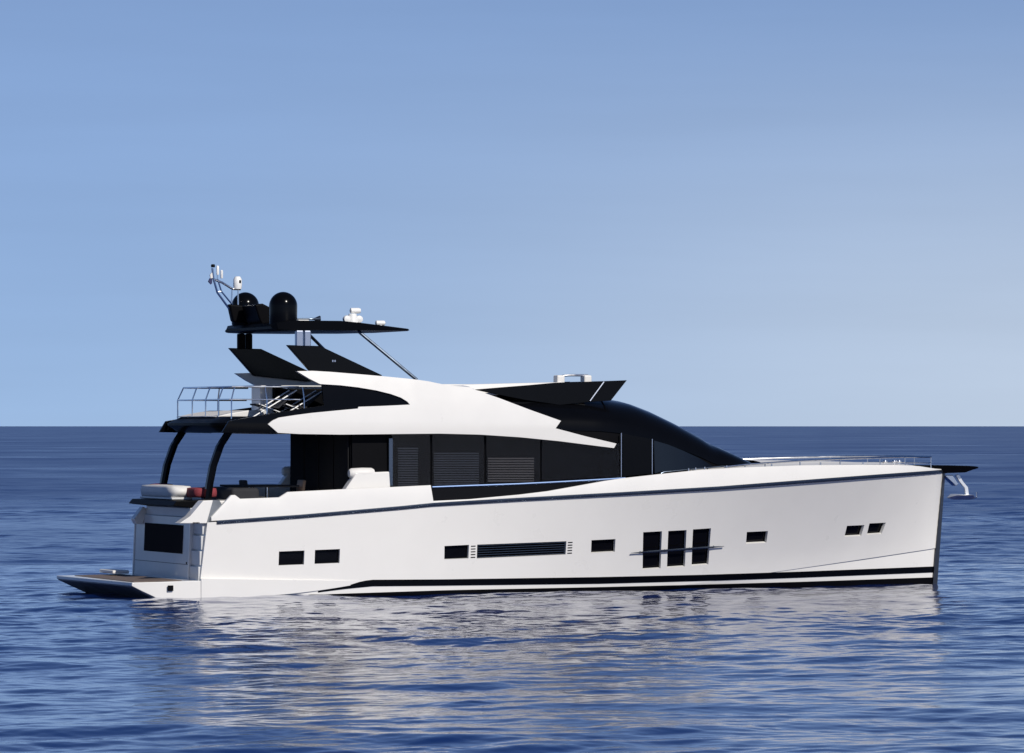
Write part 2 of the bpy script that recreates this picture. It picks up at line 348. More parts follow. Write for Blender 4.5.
def strip(name, top, bot, m, p0, p1, out=0.012, n=90, parent=hull, th=0.02):
    r = []
    for i in range(n + 1):
        px = p0 + (p1 - p0) * i / n; t, bt = itp(top, px), itp(bot, px)
        col = [HP(px, t + (bt - t) * k / 5, out) for k in range(6)]
        r.append([c[0] for c in col] + [c[0] - c[1] * th for c in col[::-1]])
    return MB().loft(r).build(name, m, parent, smooth=28)
strip('boot_stripe', [(318, 591), (345, 586.3), (362, 581), (372, 579.7), (445, 579.3), (600, 577), (700, 574.8), (800, 571.6), (933, 566.4)], [(318, 592.4), (345, 589), (372, 586.3), (445, 585.6), (600, 583.7), (700, 581), (800, 577.6), (933, 572.4)], BLACK, 318, 934)
strip('antifouling_band', [(205, 597), (330, 594), (445, 590.2), (600, 587), (700, 584.6), (800, 581.8), (933, 577.3)], [(205, 603), (330, 602), (445, 599), (600, 595), (800, 592), (933, 587)], MATBLK, 206, 934, out=.022, th=.03)
# rub strip on both sides, with a proud steel edge
for sg in (-1, 1):
    r = []
    for s in [i / 80 for i in range(1, 81)]:
        b, t = bs(s), zs(s); x = xof(s, t); c = Vector((x, sg * b, t))
        r.append([c + Vector((0, sg * dy, dz)) for dy, dz in ((0, -.06), (.025, -.055), (.038, -.02), (.038, .02), (.02, .035), (-.03, .035), (-.03, -.06))])
    MB().loft(r).build('rub_rail', RAILM, hull, smooth=40)
# stem strip
r = []
for i in range(15):
    z = -0.5 + 3.55 * i / 14; x = xof(1, z); wd = .085 + .02 * i / 14
    r.append([Vector((x - .13, -wd - hb(.99, z) * .5, z)), Vector((x + .03, -wd * .8, z)), Vector((x + .075, 0, z)), Vector((x + .03, wd * .8, z)), Vector((x - .13, wd + hb(.99, z) * .5, z))])
MB().loft(r).build('stem_strip', STEM, hull, smooth=50)

# --- bulwarks: outline of their top edge, and what is inboard
BT = [(211.5, 517), (232, 495.2), (236, 495), (241, 498.8), (280, 497.4), (288.5, 492), (340, 489.4), (386, 487.4), (431.5, 485.2), (433.5, 501), (470, 499.2), (520, 494.6), (548, 491.2), (580, 485.5), (605, 481), (624, 478.2), (660, 474.2), (700, 470), (740, 467.5), (800, 465.4), (860, 464.6), (900, 465), (920, 466.2), (934, 468.4), (944, 470.6)]
def stations():
    out = []; pxs = sorted(set([p[0] for p in BT] + list(range(215, 944, 9))))
    for px in pxs:
        s = 0.5
        for _ in range(14): s = min(1, max(0, P(px, 480, -bs(s)).x / LS))
        x = s * LS; zt = ZZ(itp(BT, px), x, -bs(s)); out.append((px, s, x, bs(s), zs(s), zt))
    return out
BST = stations()
for sg in (-1, 1):
    r = []
    for px, s, x, b, z0, zt in BST:
        h = max(0.02, zt - z0 - .03); tp = b - 0.10 * h - .0; inn = max(0.01, tp - .09)
        r.append([Vector((x, sg * (b - .005), z0 + .03)), Vector((x, sg * (b - .02 * h), z0 + .03 + h * .5)), Vector((x, sg * max(.03, tp), z0 + .03 + h - .012)), Vector((x, sg * max(.02, tp - .015), z0 + .03 + h)), Vector((x, sg * inn, z0 + .03 + h)), Vector((x, sg * max(.005, min(inn, b - .1)), z0 + .03))])
    MB().loft(r).build('bulwark', WHITE, yacht, smooth=28)
def ztop(x): return float(np.interp(x, [q[2] for q in BST], [q[5] for q in BST]))
def bx(x): return bs(min(1, max(0, x / LS)))
# foredeck with a slight camber; side and aft deck
XN = P(735, 466, -1.9).x
r = []
for i in range(31):
    x = XN - 1.5 + (LS - .1 - XN + 1.5) * i / 30; b = max(.03, bx(x) - .14); zt = ztop(x) - .03
    r.append([Vector((x, b * k / 5, zt + .09 * (1 - (k / 5) ** 2) * min(1, b))) for k in range(-5, 6)])
MB().loft(r, caps=False, closed=False).build('foredeck', WHITE2, yacht)
r = []
for i in range(21):
    x = .3 + (XN + .2 - .3) * i / 20; b = bx(x) - .07; z = zs(x / LS) - .02
    r.append([Vector((x, -b, z)), Vector((x, b, z)), Vector((x, b, z - .06)), Vector((x, -b, z - .06))])
MB().loft(r).build('main_deck', TEAK, yacht)
# low raised coachroof just ahead of the windscreen
r = []
for i in range(9):
    t = i / 8; x = P(742, 466, 0).x + t * 4.6; wq = 1.5 - .9 * t; zt = ztop(x) + .05; h = .14 * (1 - t * .8)
    r.append([Vector((x, wq * k / 4, zt - .05 + h * (1 - abs(k / 4) ** 4))) for k in range(-4, 5)])
MB().loft(r, caps=False, closed=False).build('coachroof', WHITE2, yacht)

# --- stern: transom block, stairs, quarter wings, platform
x0 = 0.0
TB = [(0, .62), (0, 1.95)]
def tpt(px, py, y): return P(px, py, y)
tz0, tz1 = .43, 2.02; YN, YF = -1.93, 2.6
xb, xt_ = P(187.5, 578, YN).x, P(190, 525, YN).x
def tx(z): return xb + (xt_ - xb) * (z - tz0) / (tz1 - tz0)
blk = MB().prism([Vector((tx(tz0), YN, tz0)), Vector((tx(tz0), YF, tz0)), Vector((tx(tz1), YF, tz1)), Vector((tx(tz1), YN, tz1))], [Vector((1.2, YN, tz0)), Vector((1.2, YF, tz0)), Vector((1.2, YF, tz1)), Vector((1.2, YN, tz1))])
transom = blk.build('transom', SILVER, yacht, bevel=.03)
def tpanel(y0, y1, za, zb, out, th, name, m, parent):
    c = [(y0, za), (y1, za), (y1, zb), (y0, zb)]
    return MB().prism([Vector((tx(z) - out, y, z)) for y, z in c], [Vector((tx(z) - out + th, y, z)) for y, z in c]).build(name, m, parent, smooth=0, bevel=.008)
tpanel(-1.43, 1.78, 1.08, 1.80, .018, .05, 'transom_window', SMOKED, transom)
tpanel(YN + .02, YF - .02, .815, .83, .004, .03, 'panel_seam', MATBLK, transom)
MB().box((tx(.86), YN + .12, .86), (.03, .05, .05)).build('door_latch', MATBLK, transom)
for yy in (YN - .1, YF + .02):
    MB().prism([Vector((tx(z) - .02, yy + d, z)) for z, d in ((tz0, 0), (tz0, .08), (tz1, .08), (tz1, 0))], [Vector((tx(z) + .5, yy + d, z)) for z, d in ((tz0, 0), (tz0, .08), (tz1, .08), (tz1, 0))]).build('transom_edge', WHITE, transom, bevel=.01)
for k in range(4):
    z0_ = tz0 + .385 * k
    MB().box((.19 - .02 + .035 * k, -2.39, z0_ + .187), (.5, .72, .352)).build('stair_step', SILVER, yacht, bevel=.012)
for sg in (-1,):
    wing = [(179, 523.5), (190, 516), (203, 500.6), (213, 500.2), (206.5, 523.5)]
    aw = [P(px, py, -2.84) for px, py in wing]
    MB().prism([Vector((q.x, sg * 2.86, q.z)) for q in aw], [Vector((q.x, sg * 2.45, q.z)) for q in aw]).build('quarter_wing', WHITE, yacht, bevel=.02)
    aw = [P(px, py, -2.84) for px, py in ((206, 523), (213, 500.3), (220, 500.3), (224, 507), (215, 520))]
    MB().prism([Vector((q.x, sg * 2.80, q.z)) for q in aw], [Vector((q.x, sg * 2.4, q.z)) for q in aw]).build('bulwark_gate', UNDER, yacht, bevel=.01)
aw = [P(px, py, 1.9) for px, py in ((136.5, 524), (134, 519), (143.5, 506.5), (149, 509.5), (142.5, 524))]
MB().prism(aw, [q + Vector((0, .3, 0)) for q in aw]).build('quarter_wing', WHITE, yacht, bevel=.02)
# dark shelf over the transom
MB().prism([Vector((-.45, -1.85, 2.30)), Vector((-.45, 1.95, 2.30)), Vector((-.35, 1.95, 2.42)), Vector((-.35, -1.85, 2.42))], [Vector((1.0, -1.85, 2.12)), Vector((1.0, 1.95, 2.12)), Vector((1.0, 1.95, 2.44)), Vector((1.0, -1.85, 2.44))]).build('aft_shelf', MATBLK, yacht, bevel=.02)
MB().box((.35, 0, 2.1), (.7, 3.7, .3)).build('transom_coaming', SILVER, yacht, bevel=.03)
# swim platform: white slab with a dark raked underside and teak top
pa = P(147, 583, -2.75); 
PX = [(-2.3, .62), (-1.75, .05)]
plz = .56
def ring(x, b, zt, zb): return [Vector((x, -b, zt)), Vector((x, -b + .02, zb)), Vector((x, b - .02, zb)), Vector((x, b, zt))]
XA = P(132, 582, -2.8).x; XF = P(56.5, 577, 3.05).x; za = .42
def pring(t, zt, zb, i=0.0):                  # t: 0 aft edge, 1 at the transom
    xn, xf, yn, yf = XA * (1 - t), XF * (1 - t), -2.8 - .1 * t + i, 3.05 - .15 * t - i
    return [Vector((xn, yn, zt)), Vector((xn, yn + .02, zb)), Vector((xf, yf - .02, zb)), Vector((xf, yf, zt))]
platform = MB().loft([pring(0, za, za - .08), pring(.14, za + .004, za - .21), pring(.42, za + .01, -.03), pring(.9, za + .03, -.15), pring(1.02, za + .03, -.15)]).build('swim_platform', WHITE, yacht, smooth=20, bevel=.012)
MB().loft([pring(.012, za - .09, za - .11, .06), pring(.145, za - .215, za - .24, .06), pring(.43, -.04, -.09, .06)]).build('underside_panel', UNDER, platform, smooth=20)
plz = za + .06
def tkz(x): return za + .03 * (1 - x / XA) + .004
MB().loft([[Vector((x, -2.55, tkz(x))), Vector((x, 2.6, tkz(x))), Vector((x, 2.6, tkz(x) + .012)), Vector((x, -2.55, tkz(x) + .012))] for x in (XA + .12, -.45)]).build('teak_deck', TEAK, platform)
MB().box((P(170, 588, -2.85).x, -2.893, P(170, 588.2, -2.87).z), (.15, .02, .14)).build('fairlead', MATBLK, platform, bevel=.02)
MB().box((XF + 1.3, 2.2, plz + .06), (.45, 1.2, .09)).build('platform_step', WHITE2, platform, bevel=.03)
# sponson: platform side running forward along the hull and dying into it
r = []
for i in range(25):
    px = 200 + 160 * i / 24; t = i / 24
    o_ = .10 * (1 - t) + .006
    top = HP(px, 578.5 + 2.3 * t, o_)[0]; bot = HP(px, 597.5 - 14 * t ** 2.2, o_)[0]; n_ = HP(px, 586)[1]
    r.append([top, bot, bot - n_ * (.1), top - n_ * (.1)])
MB().loft(r).build('sponson', WHITE, hull, smooth=28)
# tiny maker's badge
bd = MB()
for k in range(5): bd.box((P(193.4 + k * 1.4, 523, -2.87).x, -2.868, P(195, 522.9, -2.87).z), (.022, .012, .035))
bd.build('badge', MATBLK, yacht, smooth=0)

# --- saloon
def yw(x): return 2.36
XS0 = P(352, 460, -2.36).x
SH = [(352, 428), (430, 424), (480, 424), (540, 427), (560, 429), (600, 430), (620, 432), (653, 439), (680, 448), (700, 456), (716, 463.5)]   # shoulder, near side
CR = [(470, 392), (520, 391), (560, 393), (590, 397.5), (611, 401), (632, 409), (657, 421), (682, 434.5), (684, 437), (711, 449.5), (731, 459), (748, 465)]                       # crown on the centreline
XE = P(752, 465, 0).x
def wside(x):
    xb = P(600, 440, -2.36).x
    u = max(0, (x - xb) / (XE - xb)); return 2.36 * (1 - .28 * u ** 1.5 - .72 * u ** 9)
xs = [XS0 + (XE - .01 - XS0) * i / 70 for i in range(71)]
wall, roof = [], []
for x in xs:
    wv = max(.02, wside(x)); pxn = proj(x, -wv)[0]; pxc = proj(x, 0)[0]
    zb = (ztop(x) - .22 if pxn > 640 else zs(x / LS) - .03); 
    zsn = max(ZZ(itp(SH, pxn), x, -wv), zb + .01); zcn = max(ZZ(itp(CR, pxc), x, 0), zsn + .005)
    if pxn < 470: zcn = zsn + .1
    wall.append([Vector((x, -wv - .07 * (wv > .3), zb)), Vector((x, -wv, zsn)), Vector((x, wv, zsn)), Vector((x, wv + .07 * (wv > .3), zb))])
    if proj(x, -wv)[0] > 470:
        rg = []
        for k in range(17):
            a_ = math.pi * k / 16; rg.append(Vector((x, -(wv + .03) * math.copysign(abs(math.cos(a_)) ** .75, math.cos(a_)), zsn - .03 + (zcn - zsn + .03) * math.sin(a_) ** .95)))
        roof.append(rg)
saloon = MB().loft(wall).build('saloon_house', MATBLK, yacht, smooth=30)
wr = MB().loft(roof).build('windscreen_roof', BLACK, yacht, smooth=40)
# aft part of the saloon: side panel and glazed aft doors
XD = P(352, 460, -2.3).x
MB().box((XD - .02, 0, 3.05), (.06, 4.6, 2.5)).build('aft_bulkhead', MATBLK, saloon)
for k in range(4):
    MB().box((XD - .07, -1.7 + 1.13 * k, 3.0), (.03, 1.05, 2.3)).build('door_panel', SMOKED, saloon, bevel=.01)
# windows with blinds behind tinted glass
def wallY(x, z):
    wv = wside(x); return -wv - .05
def wpane(poly, blind=None, mm=None):
    a = [P(px, py, -2.5) for px, py in poly]
    y_ = [-(wside(q.x) + .11 if wside(q.x) > 2.2 else wside(q.x) + .11) for q in a]
    a = [P(px, py, yy) for (px, py), yy in zip(poly, y_)]
    wd = MB().prism(a, [q + Vector((0, .012, 0)) for q in a]).build('side_window', mm or TINT, saloon, smooth=0)
    if blind:
        x0_, y0_, x1_, y1_ = blind; bm_ = MB(); n_ = max(4, int((y1_ - y0_) / 2.3))
        for k in range(n_):
            py = y0_ + (y1_ - y0_) * (k + .5) / n_; A = P(x0_, py, -2.43); B = P(x1_, py, -2.43)
            bm_.prism([A + Vector((0, -.012, -.022)), B + Vector((0, -.012, -.022)), B + Vector((0, .012, .012)), A + Vector((0, .012, .012))], [A + Vector((0, -.008, -.026)), B + Vector((0, -.008, -.026)), B + Vector((0, .016, .008)), A + Vector((0, .016, .008))])
        bm_.build('window_blind', BLINDM if x0_ > 480 else BLINDD, wd, smooth=0)
wpane([(392, 430), (430, 430), (430, 487), (392, 488)], (398, 447, 418, 486))
wpane([(432.5, 430), (484, 431), (484, 483.5), (432.5, 486)], (434, 452, 479, 485))
wpane([(486.5, 431), (540, 435), (540, 481.5), (486.5, 483.5)], (488, 457, 534, 482))
wpane([(542, 435), (619.5, 443), (619.5, 478), (542, 481)], None)
wpane([(623, 433.5), (650.5, 439), (650.5, 474), (623, 476.5)], None, BLACK)
r = []
for i in range(25):
    px = 654 + 58 * i / 24; t = itp([(654, 440.5), (668, 444.5), (684, 451), (699, 458), (712, 465.6)], px); bt_ = max(t + .3, itp([(654, 473.2), (676, 471), (700, 468.3), (712, 466.4)], px))
    y = -(wside(P(px, 455, -2.2).x) + .10); y = -(wside(P(px, 455, y).x) + .10); a, b = P(px, t, y), P(px, bt_, y); b.y -= .05
    r.append([a, b, b + Vector((0, .02, 0)), a + Vector((0, .02, 0))])
MB().loft(r).build('side_window', LENS, saloon, smooth=40)
for px, ya, yb in ((621.3, 433, 479), (652.2, 439, 474.5)):
    wv = wside(P(px, 450, -2.36).x) + .13
    MB().tube([P(px, ya, -wv), P(px, yb, -wv)], .018, 6).build('mullion', STEELB, saloon)
MB().box(P(390.5, 462, -2.46), (.10, .06, 1.2)).build('corner_post', RAILM, saloon)
# glass balustrade of the side deck with a blue steel top rail
def gl(px): return itp([(432, 487.2), (520, 484), (560, 482), (626, 478.2)], px)
for sg in (-1, 1):
    r, r2 = [], []
    for i in range(21):
        px = 432 + 193 * i / 20; s = .4
        for _ in range(12): s = P(px, 480, -(bs(s) - .12)).x / LS
        y = -(bs(s) - .12); t = P(px, gl(px), y); bt = P(px, itp(BT, px + 3) + 2, y)
        r.append([Vector((t.x, sg * -y, t.z)), Vector((t.x, sg * -y, min(bt.z, t.z - .01))), Vector((t.x, sg * (-y - .02), min(bt.z, t.z - .01))), Vector((t.x, sg * (-y - .02), t.z))])
        r2.append(Vector((t.x, sg * (-y + .01), t.z)))
    g_ = MB().loft(r).build('balustrade', DGLASS, yacht, smooth=30)
    MB().tube(r2, .032, 8).build('top_rail', RAILB, g_)
# tan upholstery strip seen under the rail forward
MB().prism([P(555, 492.5, -2.875), P(585, 487, -2.875), P(612, 481.2, -2.875), P(596, 482.7, -2.875), P(570, 488, -2.875)], [q + Vector((0, .03, 0)) for q in [P(555, 492.5, -2.875), P(585, 487, -2.875), P(612, 481.2, -2.875), P(596, 482.7, -2.875), P(570, 488, -2.875)]]).build('capping', TAN, yacht, smooth=0)
# boarding gate post with a roll of padding
for sg in (-1, 1):
    a = [P(px, py, -2.66) for px, py in ((344, 490.5), (356, 473), (389, 471.5), (390, 488.2))]
    gp = MB().prism([Vector((q.x, sg * 2.70, q.z)) for q in a], [Vector((q.x, sg * 2.42, q.z)) for q in a]).build('gate_post', WHITE, yacht, bevel=.03)
    c = P(364, 473, -2.66)
    rr_ = [Vector((0, math.cos(t) * .0, 0)) for t in (0,)]
    MB().lathe((c.x - .02, sg * 2.56, c.z - .01), [(.02, -.36), (.09, -.35), (.13, -.29), (.145, 0), (.14, .25), (.11, .31), (.02, .32)], 20, 'X').build('padding_roll', CUSH, gp)

# --- white side arches, bent towards the centreline as they rise
ARCH = [(268, 424.2), (272.5, 420.6), (279, 417.6), (296, 415), (312, 412.9), (340, 410.2), (358, 408.6), (358.5, 406.8), (385, 405.8), (410, 404.6), (407.5, 401.6), (401, 397.6), (391, 394), (376, 390.3), (358, 387.3), (340, 385.2), (320, 384), (309, 378.5), (297, 371.2), (312, 370.8), (330, 371.8), (357, 374), (385, 376.4), (410, 378.8), (428, 381.2), (446, 385), (472, 387.4), (473, 389), (500, 398.4), (530, 409.8), (561, 420.8), (555.6, 428.3), (586, 436.4), (616.5, 443.6), (614, 448), (600, 446.3), (560, 441.2), (520, 437.2), (480, 434.6), (440, 433.6), (400, 434), (340, 434.6), (300, 434), (278, 432.8)]
def archy(z): return -(2.70 - .10 * max(0, z - 4.15) ** 1.6 - .10 * max(0, 4.35 - z))
def PA(px, py, off=0):
    y = -2.6
    for _ in range(8): y = archy(P(px, py, y).z) + off
    return P(px, py, y)
def bent(poly, off, th, name, m, parent, sg, bevel=.02):
    a = [PA(px, py, off) for px, py in poly]
    bm = bmesh.new(); vs_ = [bm.verts.new((q.x, 0, q.z)) for q in a]; bm.faces.new(vs_)
    zlo, zhi = min(q.z for q in a), max(q.z for q in a); z = zlo + .09
    while z < zhi:
        bmesh.ops.bisect_plane(bm, geom=bm.verts[:] + bm.edges[:] + bm.faces[:], plane_co=(0, 0, z), plane_no=(0, 0, 1)); z += .09
    ex = bmesh.ops.extrude_face_region(bm, geom=bm.faces[:]); new = {v for v in ex['geom'] if isinstance(v, bmesh.types.BMVert)}
    for v in bm.verts: v.co.y = -sg * (archy(v.co.z) + off + (th if v in new else 0))
    bmesh.ops.recalc_face_normals(bm, faces=bm.faces[:])
    me = bpy.data.meshes.new(name); bm.to_mesh(me); bm.free(); me.materials.append(m); me.shade_smooth(); me.set_sharp_from_angle(angle=R(30))
    o = bpy.data.objects.new(name, me); C.objects.link(o); o.parent = parent
    if bevel:
        b = o.modifiers.new('bevel', 'BEVEL'); b.width = bevel; b.segments = 2; b.limit_method = 'ANGLE'; b.angle_limit = R(45); b.harden_normals = True
    return o
COAM = [(222, 432.5), (229, 421), (262, 415), (296, 409.5), (324, 405.5), (322, 384.6), (345, 386), (378, 391.5), (402, 398.5), (410, 405), (400, 412), (345, 416), (285, 424), (276, 433.6)]
for sg in (-1, 1):
    ar = bent(ARCH, 0, .16, 'side_arch', WHITE, yacht, sg)
    bent(COAM, .05, .08, 'coaming', BLACK, ar, sg, bevel=.01)
# white roof between the arches, black soffit under it
#rx0, rx1 = P(410, 404, -2.4).x, P(560, 420, -2.4).x
r = []
for i in range(13):
    px = 412 + 62 * i / 12; x = P(px, 400, -2.45).x
    zt = ZZ(itp([(412, 380.6), (428, 382.4), (446, 385.6), (473, 388.5), (500, 397.5), (530, 408), (560, 419)], px), x, -2.3); zcr = ZZ(itp([(412, 383), (446, 384.6), (520, 383), (560, 383)], px), x, -1)
    zcr = max(zt, zcr) if px < 520 else max(zt, ZZ(389, x, 0)); wv = -archy(zt) - .05
    r.append([Vector((x, wv * k / 6, zt - .02 + (zcr - zt) * (1 - abs(k / 6) ** 5))) for k in range(-6, 7)] + [Vector((x, wv * k / 6, zt - .12)) for k in range(6, -7, -2)])
MB().loft(r).build('roof', WHITE, yacht, smooth=40)
r = []
for i in range(9):
    px = 440 + 122 * i / 8; x = P(px, 384, -1.6).x; z = ZZ(itp([(440, 384), (470, 384.2), (520, 383), (562, 382)], px), x, -1.6)
    r.append([Vector((x, -1.6, z)), Vector((x, 1.6, z)), Vector((x, 1.75, z - .3)), Vector((x, -1.75, z - .3))])
MB().loft(r).build('roof_panel', WHITE, yacht, smooth=30, bevel=.02)
sx0, sx1 = P(276, 433, -2.5).x, P(600, 446, -2.5).x
r = []
for i in range(25):
    px = 262 + 340 * i / 24; x = P(px, 433, -2.5).x
    z = ZZ(itp([(262, 432.6), (300, 432.8), (400, 432.8), (440, 432.2), (480, 433), (520, 435.6), (560, 439.6), (602, 445)], px), x, -2.5); wv = 2.52 if px < 520 else 2.42
    r.append([Vector((x, -wv, z)), Vector((x, wv, z)), Vector((x, wv, z + .09)), Vector((x, -wv, z + .09))])
MB().loft(r).build('soffit', MATBLK, yacht, smooth=30)

# --- flybridge deck and its aft overhang
FX = P(161, 424, 2.35).x; zm = ZZ(424.3, FX, 2.35); zt_ = ZZ(417.2, FX, 2.0); zb_ = ZZ(432.8, FX + .3, 2.0)
def plan(off, z, n=8):
    b = 2.55 - off; xa = FX + off; xf = P(345, 420, -2.4).x; rr = .9 - off * .5; pts = []
    for cx, cy, a0 in ((xa + rr, -b + rr, 180), (xa + rr, b - rr, 90)):
        seq = [a0 + 90 * k / n for k in range(n + 1)] if a0 == 180 else [180 - 90 * k / n for k in range(n + 1)]
        pts += [(cx + rr * math.cos(R(a)), cy + rr * math.sin(R(a))) for a in (seq[::-1] if a0 == 180 else seq)]
    return [Vector((x, y, z)) for x, y in [(xf, -b)] + pts + [(xf, b)]]
fly = MB().loft([plan(.42, zb_), plan(.22, zb_ + .03), plan(.0, zm - .03), plan(.0, zm + .03), plan(.30, zt_), plan(.36, zt_)]).build('flybridge_deck', SATIN, yacht, smooth=40)
# sun pad that rises towards the middle of the flybridge
q = [(P(188, 417, .8).x, zt_), (P(205, 411.5, .8).x, zt_ + .1), (P(222, 409.5, .8).x, zt_ + .17), (P(236, 409.5, .8).x, zt_ + .17), (P(240, 417, .8).x, zt_)]
MB().prism([Vector((x, -1.3, z)) for x, z in q], [Vector((x, 1.9, z)) for x, z in q]).build('sun_pad', CUSH, yacht, bevel=.03)
# bar cabinet and seating block ahead of it
cab = MB().box((P(262, 395, -.3).x, -.3, zt_ + .38), (.34, .7, .80)).build('bar_cabinet', SILVER, yacht, bevel=.02)
MB().box((P(297, 395, -.3).x, -.1, zt_ + .36), (1.55, 1.4, .74)).build('bar_counter', MATBLK, cab, bevel=.03)
MB().box((P(290, 386, -.3).x, -.1, zt_ + .79), (1.95, 1.5, .04)).build('counter_top', SILVER, cab, bevel=.015)
# guard rail round the flybridge: leaning posts, two rails
zr = zt_; rm = MB()
xa, bb = FX + .38, 2.12; xf = P(300, 400, -2.1).x
def rp(x, y, lv):                             # lv 0 foot, 1 knee, 2 top (top leans inboard)
    ins = (.12 if lv == 2 else 0); zz = zr + (0, .44, .76)[lv]
    return Vector((x + ins if x < xa + .3 else x, y - math.copysign(ins, y) if abs(y) > bb - .01 else y, zz))
rail = MB()
for lv, rad in ((2, .022), (1, .018)):
    rail.tube([rp(xf, bb, lv), rp(xa, bb, lv), rp(xa, bb * .5, lv), rp(xa, 0, lv), rp(xa, -bb * .5, lv), rp(xa, -bb, lv), rp(xf, -bb, lv)], rad, 8)
fr = rail.build('guard_rail', CHROME, yacht)
posts = [(xa, bb), (xa, bb * .42), (xa, -bb * .1), (xa, -bb * .6), (xa + .06, -bb), (xa + 1.1, bb), (xa + 2.1, bb), (xa + 1.0, -bb), (xa + 2.0, -bb), (xa + 2.9, -bb), (xa + 3.0, bb)]
for x, y in posts:
    MB().tube([rp(x, y, 0) - Vector((0, 0, .05)), rp(x, y, 1), rp(x, y, 2)], .018, 8).build('rail_post', CHROME, fr)

# --- curved pillars under the overhang
for sg in (-1, 1):
    pl = [(229, 432), (220, 446), (213, 466), (209.5, 484), (207.5, 500)]
    rr2 = []
    for k, (px, py) in enumerate(pl):
        c = P(px, py, -1.9); c = Vector((c.x, sg * 1.9, c.z)); h = .098 - .012 * k / 4
        rr2.append([c + Vector((-h, -.07, 0)), c + Vector((-h * .2, -.1, 0)), c + Vector((h, -.05, 0)), c + Vector((h, .05, 0)), c + Vector((-h * .2, .1, 0)), c + Vector((-h, .07, 0))])
    # smooth the sweep
    rs = []
    for k in range(4):
        for t in (0, .25, .5, .75): rs.append([a.lerp(b, t) for a, b in zip(rr2[k], rr2[k + 1])])
    rs.append(rr2[-1]); MB().loft(rs).build('pillar', BLACK, yacht, smooth=45)

# --- flybridge windscreen wedge and helm rail
WG = [(474, 389.6), (500, 387.4), (530, 385), (556, 382.6), (590, 381.6), (627, 380.2), (611, 400.6), (590, 402), (560, 405), (525, 400), (495, 394)]
for sg in (-1, 1):
    a = [P(px, py, -1.95) for px, py in WG]
    MB().prism([Vector((q.x, sg * 1.95, q.z)) for q in a], [Vector((q.x, sg * 1.88, q.z)) for q in a]).build('side_screen', BLACK, wr, bevel=.008)
a0, a1 = P(626.4, 380.6, -1.95), P(610.6, 400.2, -1.95)
MB().prism([Vector((a0.x, -1.87, a0.z)), Vector((a1.x, -1.87, a1.z)), Vector((a1.x - .06, -1.87, a1.z)), Vector((a0.x - .06, -1.87, a0.z))], [Vector((a0.x, 1.87, a0.z)), Vector((a1.x, 1.87, a1.z)), Vector((a1.x - .06, 1.87, a1.z)), Vector((a0.x - .06, 1.87, a0.z))]).build('front_screen', BLACK, wr)
MB().tube([P(590, 401, -1.97), P(604, 381.8, -1.97)], .02, 6).build('screen_strut', STEELB, wr)
hz_ = P(570, 384, -.6)
for px in (559, 586):
    MB().box(P(px, 379.4, -1.4) + Vector((0, 0, 0)), (.22, .3, .22)).build('helm_bracket', WHITE2, wr, bevel=.04)
MB().tube(arc(P(557, 379, -1.4), P(560, 375, -1.4), P(572, 375.2, -1.4), 6) + [P(588, 375.4, -1.4)], .03, 8).build('helm_rail', CHROME, wr)

# --- hardtop on fins, posts and struts
FIN = [(286.5, 345), (319.6, 346), (340, 355.6), (382, 375.4), (370, 380), (312, 374)]
hx0 = P(220.5, 328, 2.25).x; zh = ZZ(330.5, hx0, 0)
HT = []
for x_, hw, zt2, zb2 in ((0, 1.9, .07, .0), (.12, 2.1, .16, -.03), (.6, 2.2, .22, -.04), (2.3, 2.2, .22, -.04), (3.0, 2.1, .18, -.03), (3.9, 1.85, .12, -.03), (5.0, 1.4, .05, -.01)):
    x = hx0 + x_
    HT.append([Vector((x, -hw, zh + zb2 + .02)), Vector((x, -hw * .9, zh + zb2)), Vector((x, hw * .9, zh + zb2)), Vector((x, hw, zh + zb2 + .02)), Vector((x, hw * .93, zh + zt2)), Vector((x, -hw * .93, zh + zt2))])
xt = P(407, 330, -1.2).x; sc = (xt - hx0) / 5.0
HT = [[Vector((hx0 + (q.x - hx0) * sc, q.y, q.z)) for q in rg] for rg in HT]
hard = MB().loft(HT).build('hardtop', SATIN, yacht, smooth=30, bevel=.01)
for sg in (-1, 1):
    a = [P(px, py, -2.32) for px, py in FIN]
    fin = MB().prism([Vector((q.x, sg * 2.38, q.z)) for q in a], [Vector((q.x, sg * 2.24, q.z)) for q in a]).build('fin', BLACK, hard, bevel=.02)
    c = P(333, 361, -2.32)
    for k in (0, 1): MB().box((c.x - .03 + .06 * k, sg * 2.385, c.z), (.035, .012, .05)).build('emblem', STEELB, fin, smooth=0)
    A, B = P(295, 331, -2.3), P(310, 346, -2.3)
    MB().box(((A.x + B.x) / 2 - .09, sg * 2.3, (A.z + B.z) / 2), (.2, .14, A.z - B.z + .04)).build('hardtop_post', STEELB if sg < 0 else MATBLK, hard, bevel=.03)  # far posts black: the shade on their steel is put into the colour
    MB().box(((A.x + B.x) / 2 + .12, sg * 2.3, (A.z + B.z) / 2), (.18, .14, A.z - B.z + .04)).build('hardtop_post', STEELB if sg < 0 else MATBLK, hard, bevel=.03)  # same pairing: steel near, darkness of the shaded far side as black colour
    A, B = P(358, 331, -1.9), P(417, 380, -2.25)
    MB().tube([Vector((A.x, sg * 1.9, A.z)), Vector((B.x, sg * 2.25, B.z))], .042, 8).build('strut', RAILM, hard)
